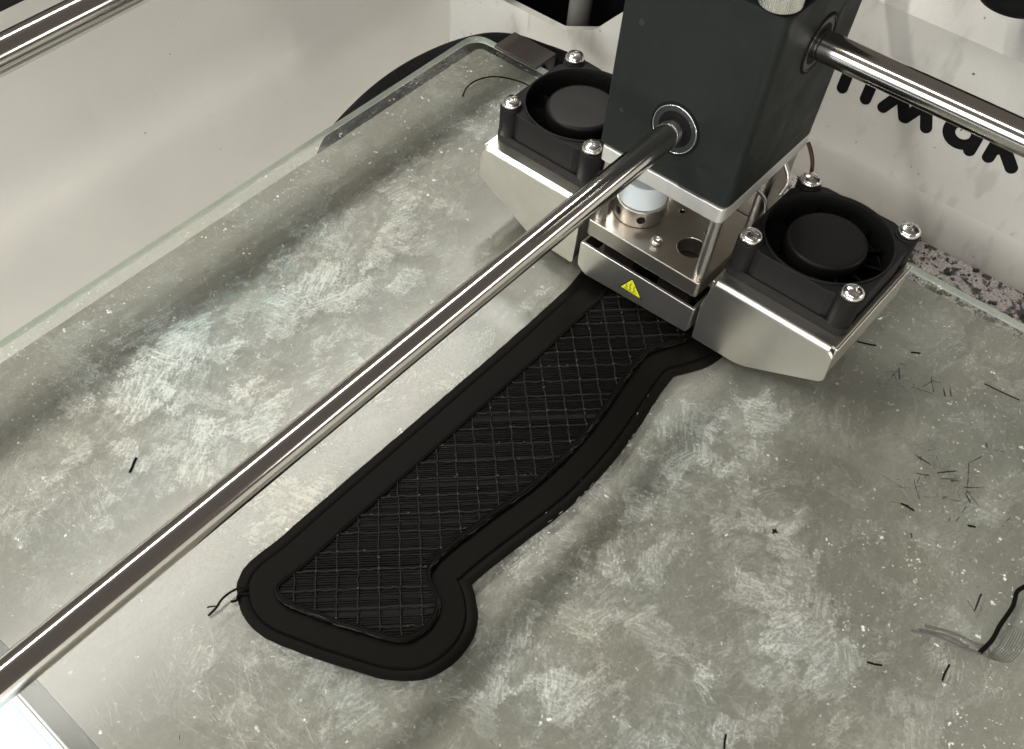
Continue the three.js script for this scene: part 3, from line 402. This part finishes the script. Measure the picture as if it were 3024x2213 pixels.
// ------------------------------------------------------------------ print head
const head = thing('print_head', 'black and silver printer head with two fans, above the glass plate', 'print head', [0, 0, 0]);
{
  // housing: dark block, its upper front right corner cut away for the knurled screw
  const low = slab(rounded([[99.3, 30], [135.5, 30], [135.5, 69.6], [99.3, 69.6]], [4, 4, 2.6, 1.0]), 45.4, 90.6, 0.35);
  const up = slab(rounded([[99.35, 30.05], [135.45, 30.05], [135.45, 60], [127, 62], [125.5, 69.55], [99.35, 69.55]], [4, 4, 1, 2, 1, 1.0]), 90.2, 128, 0.3);
  const hg = mergeGeometries([low, up].map((g) => uvBox(g, 52)));
  let body = hg;
  obj('housing', body, M.housing, head);
  const scuffM = std([0.012, 0.013, 0.013], 0.6);
  obj('dimple', cylZ(0.55, 69.4, 69.62, 103.6, 56.0, 16), scuffM, head); obj('dimple', cylZ(0.7, 69.4, 69.62, 104.6, 77.6, 16), scuffM, head);
  obj('side_slot', new THREE.CylinderGeometry(1.5, 1.5, 0.3, 24).rotateZ(Math.PI / 2).scale(1, 1.9, 1).translate(135.45, 79.6, 42.5), scuffM, head);
  // bearings
  const ringZ = (x, y, z, turn, rm = M.ringsteel) => { const b = new THREE.Group(); b.name = 'bearing'; b.position.set(x * MM, y * MM, z * MM); if (turn) b.rotation.y = turn; head.add(b);
    obj('seat', [new THREE.TorusGeometry(6.0, 0.34, 12, 64)], M.black, b);
    obj('snap_ring', [new THREE.TorusGeometry(5.62, 0.2, 12, 64).translate(0, 0, 0.14)], rm, b);
    obj('bore', new THREE.CircleGeometry(4.5, 48).translate(0, 0, 0.03), M.black, b); const g = new THREE.RingGeometry(4.3, 5.5, 64).translate(0, 0, 0.07); obj('race', g, M.bearing, b); return b; };
  ringZ(118, 58.2, 69.62); ringZ(135.52, 76.9, 49.6, Math.PI / 2, M.bearing);
  // plates of the hot end
  obj('upper_plate', uvBox(slab(rounded([[100.6, 30.5], [135.3, 30.5], [135.3, 70.2], [100.6, 70.2]], [2, 2, 2, 1]), 41.2, 45.3, 0.25), 40), M.alu, head);
  const lp = rounded([[100.2, 33], [135.2, 33], [135.2, 70.2], [100.2, 70.2]], [2, 2, 1.2, 1.2]);
  const hole = new THREE.Path(); hole.absellipse(126.3, 60.6, 3.7, 3.7, 0, Math.PI * 2, true); lp.holes.push(hole);
  for (const [x, z] of [[116.8, 51], [126.3, 53.2]]) { const h2 = new THREE.Path(); h2.absellipse(x, z, 0.75, 0.75, 0, Math.PI * 2, true); lp.holes.push(h2); }
  obj('lower_plate', uvBox(slab(lp, 17.2, 22, 0.2, 24), 40), M.polished, head);
  obj('heat_sink', uvBox(box(101.5, 134, 22.1, 41.1, 31, 41, 0.4), 40), M.polished, head);
  for (const [x, z] of [[133.3, 67.4], [102.2, 67.4], [102.2, 36.5], [133.3, 43.5]]) obj('standoff', cylY(1.55, 22.05, 41.15, x, z, 24), M.dullsteel, head);
  // coupler of the first nozzle
  obj('steel_collar', (() => { const ev = new Evaluator(); ev.attributes = ['position', 'normal', 'uv']; const g = lathe([[0, 22.05], [6.6, 22.05], [6.85, 22.35], [6.85, 26.9], [6.6, 27.2], [0, 27.2]], 64); let b = new Brush(g); b.updateMatrixWorld(); for (let k = 0; k < 6; k++) { const a = k * Math.PI / 3 + 0.95; const c = new Brush(new THREE.CylinderGeometry(1.15, 1.15, 4, 20).rotateZ(Math.PI / 2)); c.position.set(Math.cos(a) * 6.5, 24.7, Math.sin(a) * 6.5); c.rotation.y = -a; c.updateMatrixWorld(); b = ev.evaluate(b, c, SUBTRACTION); } return T(b.geometry, 108.3, 0, 58.6); })(), M.polished, head);
  for (let k = 0; k < 6; k++) { const a = k * Math.PI / 3 + 0.95; const d = obj('set_screw_hole', new THREE.CylinderGeometry(1.12, 1.12, 1.1, 20).rotateZ(Math.PI / 2).rotateY(-a).translate(108.3 + Math.cos(a) * 5.75, 24.7, 58.6 + Math.sin(a) * 5.75), M.black, head); void d; }
  obj('white_coupler', lathe([[0, 27.2], [6.1, 27.2], [6.35, 27.5], [6.35, 33.6], [6.0, 34.2], [0, 34.2]], 48).translate(108.3, 0, 58.6), M.ptfe, head);
  obj('steel_sleeve', cylY(4.6, 34.2, 41.15, 108.3, 58.6, 40), M.dullsteel, head);
  // nozzles and heater blocks under the plate, the plate's cap screw
  obj('cap_screw', [lathe([[0, 22.05], [1.5, 22.05], [1.5, 23.2], [1.2, 23.5], [0.8, 23.5], [0.7, 22.7], [0, 22.7]], 24).translate(118.6, 0, 65.6)], M.screw, head);
  for (const x of [108.3, 126.3]) { const hb = obj('heater_block', box(x - 5, x + 5, 6.5, 16.5, 46, 64.5, 0.4), std([0.035, 0.031, 0.028], 0.6), head); obj('nozzle', lathe([[0, 2.75], [0.3, 2.75], [1.8, 4.6], [3.2, 4.7], [3.2, 6.4], [0, 6.4]], 24).translate(x, 0, 58.6), M.brass, hb); }
  // shroud with its heat sticker
  const sh = plate(rounded([[99.6, 14.3], [99.6, 6.0], [102.4, 4.1], [136, 5.6], [136.2, 14.3]], [0.6, 1.4, 1.2, 1, 0.6]), 70.1, 71.0, 0.15);
  const shr = obj('shroud', [uvBox(sh, 40), uvBox(box(99.6, 100.4, 5.9, 14.2, 40, 70.3, 0.2), 40), uvBox(box(135.3, 136.1, 5.9, 14.2, 40, 70.3, 0.2), 40)], M.sheet, head);
  const st = plate(rounded([[113.9, 7.4], [121.4, 7.4], [117.3, 12.6]], 0.35), 71.02, 71.06), sy = plate(rounded([[114.4, 7.65], [120.9, 7.65], [117.3, 12.15]], 0.25), 71.07, 71.10);
  const sk = obj('warning_sticker', st, M.black, shr); void sk;
  obj('yellow_field', sy, std([0.62, 0.60, 0.02], 0.45), shr);
  obj('heat_mark', [0, 1, 2].map((k) => tube([[115.9 + k * 1.25, 8.4, 71.12], [116.2 + k * 1.25, 9.0, 71.12], [115.8 + k * 1.25, 9.6, 71.12], [116.1 + k * 1.25, 10.2 + (k === 1 ? 0.7 : 0), 71.12]], 0.16, 12, 5)).concat([box(115.4, 119.4, 7.95, 8.2, 71.1, 71.14)]), std([0.22, 0.24, 0.02], 0.5), shr);

  // cooling fans on bent sheet brackets, mirrored about x = 117.2
  const CXH = 117.2;
  const screwGeo = (() => { const ev = new Evaluator(); ev.attributes = ['position', 'normal', 'uv']; let b = new Brush(lathe([[0, 0], [2.55, 0], [2.7, 0.35], [2.6, 0.95], [2.1, 1.5], [1.3, 1.85], [0, 2.0]], 40)); b.updateMatrixWorld(); for (const a of [0.5, 0.5 + Math.PI / 2]) { const c = new Brush(new THREE.BoxGeometry(2.9, 1.6, 0.7)); c.position.y = 2.05; c.rotation.y = a; c.updateMatrixWorld(); b = ev.evaluate(b, c, SUBTRACTION); } return b.geometry; })();
  function fan(cx, cz, s, label) {
    const F = new THREE.Group(); F.name = 'fan'; F.position.set(cx * MM, 25.1 * MM, cz * MM); head.add(F);
    const oct = []; for (let k = 0; k < 72; k++) { const a = k / 72 * Math.PI * 2; oct.push([Math.max(-16, Math.min(16, 18.4 * Math.cos(a))), Math.max(-15.6, Math.min(15.6, 18.4 * Math.sin(a)))]); }
    const ringS = shapeOf(oct); const bore = new THREE.Path(); bore.absellipse(0, 0, 15.2, 15.2, 0, Math.PI * 2, true); ringS.holes.push(bore);
    const flange = roundRect(-16.6, 16.6, -15.9, 15.9, 2.2); const b2 = new THREE.Path(); b2.absellipse(0, 0, 15.0, 15.0, 0, Math.PI * 2, true); flange.holes.push(b2);
    const lip = new THREE.Shape(); lip.absellipse(0, 0, 15.75, 15.75, 0, Math.PI * 2); const b3 = new THREE.Path(); b3.absellipse(0, 0, 15.2, 15.2, 0, Math.PI * 2, true); lip.holes.push(b3);
    const frame = obj('fan_frame', [slab(flange, 0, 2.6, 0.2, 48), slab(ringS, 2.55, 10.2, 0.3, 48), slab(lip, 10.15, 10.6, 0.12, 48)], M.fan, F);
    obj('fan_floor', cylY(14.9, 0.3, 1.2, 0, 0, 48), M.fanblack, F);
    for (const [px, pz] of [[-1, -1], [1, -1], [-1, 1], [1, 1]]) { obj('post', lathe([[0, 2.5], [3.0, 2.5], [3.0, 10.4], [2.8, 10.8], [0, 10.8]], 28).translate(px * 13.4, 0, pz * 13.6), M.fan, F); const sc = obj('screw', screwGeo, M.screw, F); sc.position.set(px * 13.4 * MM, 10.82 * MM, pz * 13.6 * MM); sc.rotation.y = rr(0, 3); }
    const wheel = obj('impeller', [lathe([[0, 9.75], [0.7, 9.62], [1.4, 9.75], [8.6, 9.75], [9.4, 9.5], [9.8, 8.8], [9.8, 2], [0, 2]], 56)], M.hub, F);
    const bl = []; for (let k = 0; k < 13; k++) { const g = new THREE.BoxGeometry(4.6, 5, 0.5); g.rotateX(0.5); g.translate(12.2, 4.4, 0); g.rotateY(k / 13 * Math.PI * 2 + 0.3); bl.push(g); }
    obj('blades', bl, M.fanblack, wheel);
    if (label) F.userData.label = label;
    return F;
  }
  fan(CXH - 37.3, 49.2, -1); fan(CXH + 37.1, 49.2, 1);
  const flip = (pts) => pts.map(([x, y]) => [2 * CXH - x, y]);
  const flapR = [[138.9, 23.9], [170.4, 23.9], [171.9, 22.6], [172.5, 14.9], [171.6, 13.9], [152, 3.9], [137.3, 3.6], [137.0, 17], [138.3, 21.5]], rad = [0.3, 0.3, 0.6, 0.9, 1.0, 3, 1.1, 1.5, 1.5];
  for (const side of [1, -1]) {
    const pts = side > 0 ? flapR : flip(flapR).reverse(), rd = side > 0 ? rad : [...rad].reverse();
    const X = (x) => side > 0 ? x : 2 * CXH - x, bx = (a, b, ...r) => box(Math.min(X(a), X(b)), Math.max(X(a), X(b)), ...r);
    const flap = plate(rounded(pts, rd), 68.7, 69.6, 0.12);
    const bend = new THREE.CylinderGeometry(1.3, 1.3, 31.2, 20, 1, false, 0, Math.PI / 2).rotateZ(Math.PI / 2);
    // quarter bend: profile swept along x
    const q = new THREE.Shape(); q.moveTo(68.3, 25.1); q.absarc(68.3, 23.8, 1.3, Math.PI / 2, 0, true); q.lineTo(68.7, 23.8); q.absarc(68.3, 23.8, 0.4, 0, Math.PI / 2, false); q.lineTo(68.3, 25.1);
    const bg = new THREE.ExtrudeGeometry(q, { depth: 31.4, bevelEnabled: false, curveSegments: 10 }); bg.rotateY(-Math.PI / 2); bg.translate(Math.max(X(139), X(170.4)), 0, 0);
    const parts = [uvBox(flap, 40), uvBox(bg, 40), uvBox(bx(138.4, 171.2, 24.2, 25.08, 32.6, 68.3), 40), uvBox(bx(171.2, 172.0, 14.6, 24.6, 31, 68.4, 0.3), 40), uvBox(bx(137.5, 138.3, 4.6, 24, 33, 68.6, 0.3), 40)];
    void bend;
    const br = obj('fan_bracket', parts, M.sheet, head);
    obj('duct_floor', uvBox(bx(139, 171, 14.4, 15, 33, 68.5), 40), M.dullsteel, br);
  }
  // knurled thumb screw standing in the cut corner
  const kn = dataTex(256, 64, (i, j, o) => { const a = Math.abs(Math.sin(i * Math.PI / 4)); o[0] = o[1] = o[2] = a; });
  obj('thumb_screw', lathe([[0, 90.75], [3.6, 90.75], [4.25, 91.3], [4.25, 118], [3.8, 118.6], [0, 118.6]], 48).translate(131.3, 0, 66.2), std([0.66, 0.66, 0.60], 0.26, 1, { bumpMap: kn, bumpScale: 0.0002 }), head);
  // wires of the right fan
  obj('wire', [tube([[135.4, 42.2, 31.2], [137.2, 40.6, 31.8], [138.8, 38.4, 32.4], [139.9, 35, 33]], 0.5, 24, 8)], M.wire, head);
  obj('spring_clip', [tube([[134.5, 40, 52], [137, 36, 50], [138.6, 30, 52], [137.4, 25.5, 56]], 0.45, 24, 8), tube([[134.5, 41, 40], [137.4, 37.6, 41], [137.6, 35, 44]], 0.6, 24, 8)], M.dullsteel, head);
}

// ------------------------------------------------------------------ scraps of plastic on the glass
tag(obj('plastic_strand', tube([[21.5, 0.4, 31], [19.8, 0.8, 27], [20.2, 1.4, 22.5], [23.5, 1.8, 17.5], [31, 1.2, 13], [38, 0.6, 12]], 0.24, 40, 6), M.pla), 'thin curled black plastic strand on the glass left of the left fan', 'plastic strand');
tag(obj('plastic_strand', tube([[59.9, 0.3, 195.6], [59.1, 0.35, 194.2], [58.2, 0.32, 192.9], [57.6, 0.28, 191.8]], 0.3, 16, 7), M.pla), 'short thick black strand lying alone on the white smears left of the long rod', 'plastic strand');
{
  const s = thing('filament_scrap', 'bent black filament end stuck with a flat smear near the right edge', 'plastic scrap');
  obj('strand', tube([[234.4, 0.5, 99.6], [235.1, 0.55, 95], [234.9, 0.6, 90.5], [235, 0.6, 84], [234.2, 0.6, 80], [234.9, 0.7, 77.6], [236.5, 0.8, 74]], 0.5, 40, 8), M.pla, s);
  const sm = std([0.10, 0.098, 0.09], 0.35);
  const rib = (pts, r) => tube(pts, r, 30, 6).scale(1, 0.5, 1);
  obj('flat_smear', [rib([[221, 0.2, 104.6], [225.5, 0.24, 102.2], [231, 0.3, 101], [234.6, 0.3, 99.4]], 0.42), rib([[222.6, 0.2, 101.6], [227.5, 0.24, 99.2], [231.8, 0.3, 98.3], [234.2, 0.3, 98.2]], 0.34), rib([[222, 0.16, 103.2], [227, 0.2, 100.7], [232, 0.24, 99.8]], 0.3), rib([[233, 0.3, 98], [235, 0.5, 97.4], [235.8, 0.3, 98.8], [234.2, 0.3, 99.8]], 0.5)], sm, s);
  const arcs = []; for (let k = 0; k < 9; k++) { const r = 3 + k * 0.5; arcs.push(tube([[235.6, 0.12, 98.6 + k * 0.12], [236.6 + k * 0.42, 0.12, 96.6 + k * 0.1], [237 + k * 0.5, 0.12, 92.5], [236.6 + k * 0.5, 0.12, 88.6 - k * 0.2]], 0.085, 20, 5)); }
  obj('arc_lines', arcs, sm, s);
}
const slv = [[170.2, 37.4, 174.7, 35.2], [182.8, 31, 184.8, 29.6], [202.2, 27.7, 211.3, 26.6], [203.4, 76.1, 206.8, 75.8], [218.1, 71, 219.7, 70.1], [231.3, 110.9, 230.8, 106.5], [217.2, 118, 220, 116.5], [204.6, 155, 203.2, 152.2]];
const slvLabel = ['black plastic sliver on the glass, first right of the right fan bracket', 'tiny black plastic sliver next right of the one beside the bracket', 'longest thin black sliver near the dirty strip at the right edge', 'black plastic sliver below the dark scratched patch right of the bracket', 'stubby black sliver right of the scratched patch, near the picture edge', 'thin black sliver just below the bent filament scrap', 'small dark sliver left of and below the bent filament scrap', 'small black sliver at the bottom edge of the picture'];
slv.forEach(([a, b, c, d], i) => tag(obj('plastic_sliver', tube([[a, 0.18, b], [(a + c) / 2 + rr(-0.2, 0.2), 0.2, (b + d) / 2 + rr(-0.2, 0.2)], [c, 0.16, d]], i === 2 ? 0.16 : 0.22, 10, 6), M.pla), slvLabel[i], 'plastic sliver'));
{ const g = []; for (const a of [0.4, 1.7, 2.9, 4.6]) g.push(box(0, 0.75, 0, 0.25, -0.2, 0.2, 0.06).rotateY(a)); tag(obj('plastic_crumb', mergeGeometries(g.map((q) => q.toNonIndexed())).translate(185, 0.12, 103.5), M.pla), 'small dark crumb alone on the smeared glass right of the print', 'plastic crumb'); }

renderer.render(scene, camera);
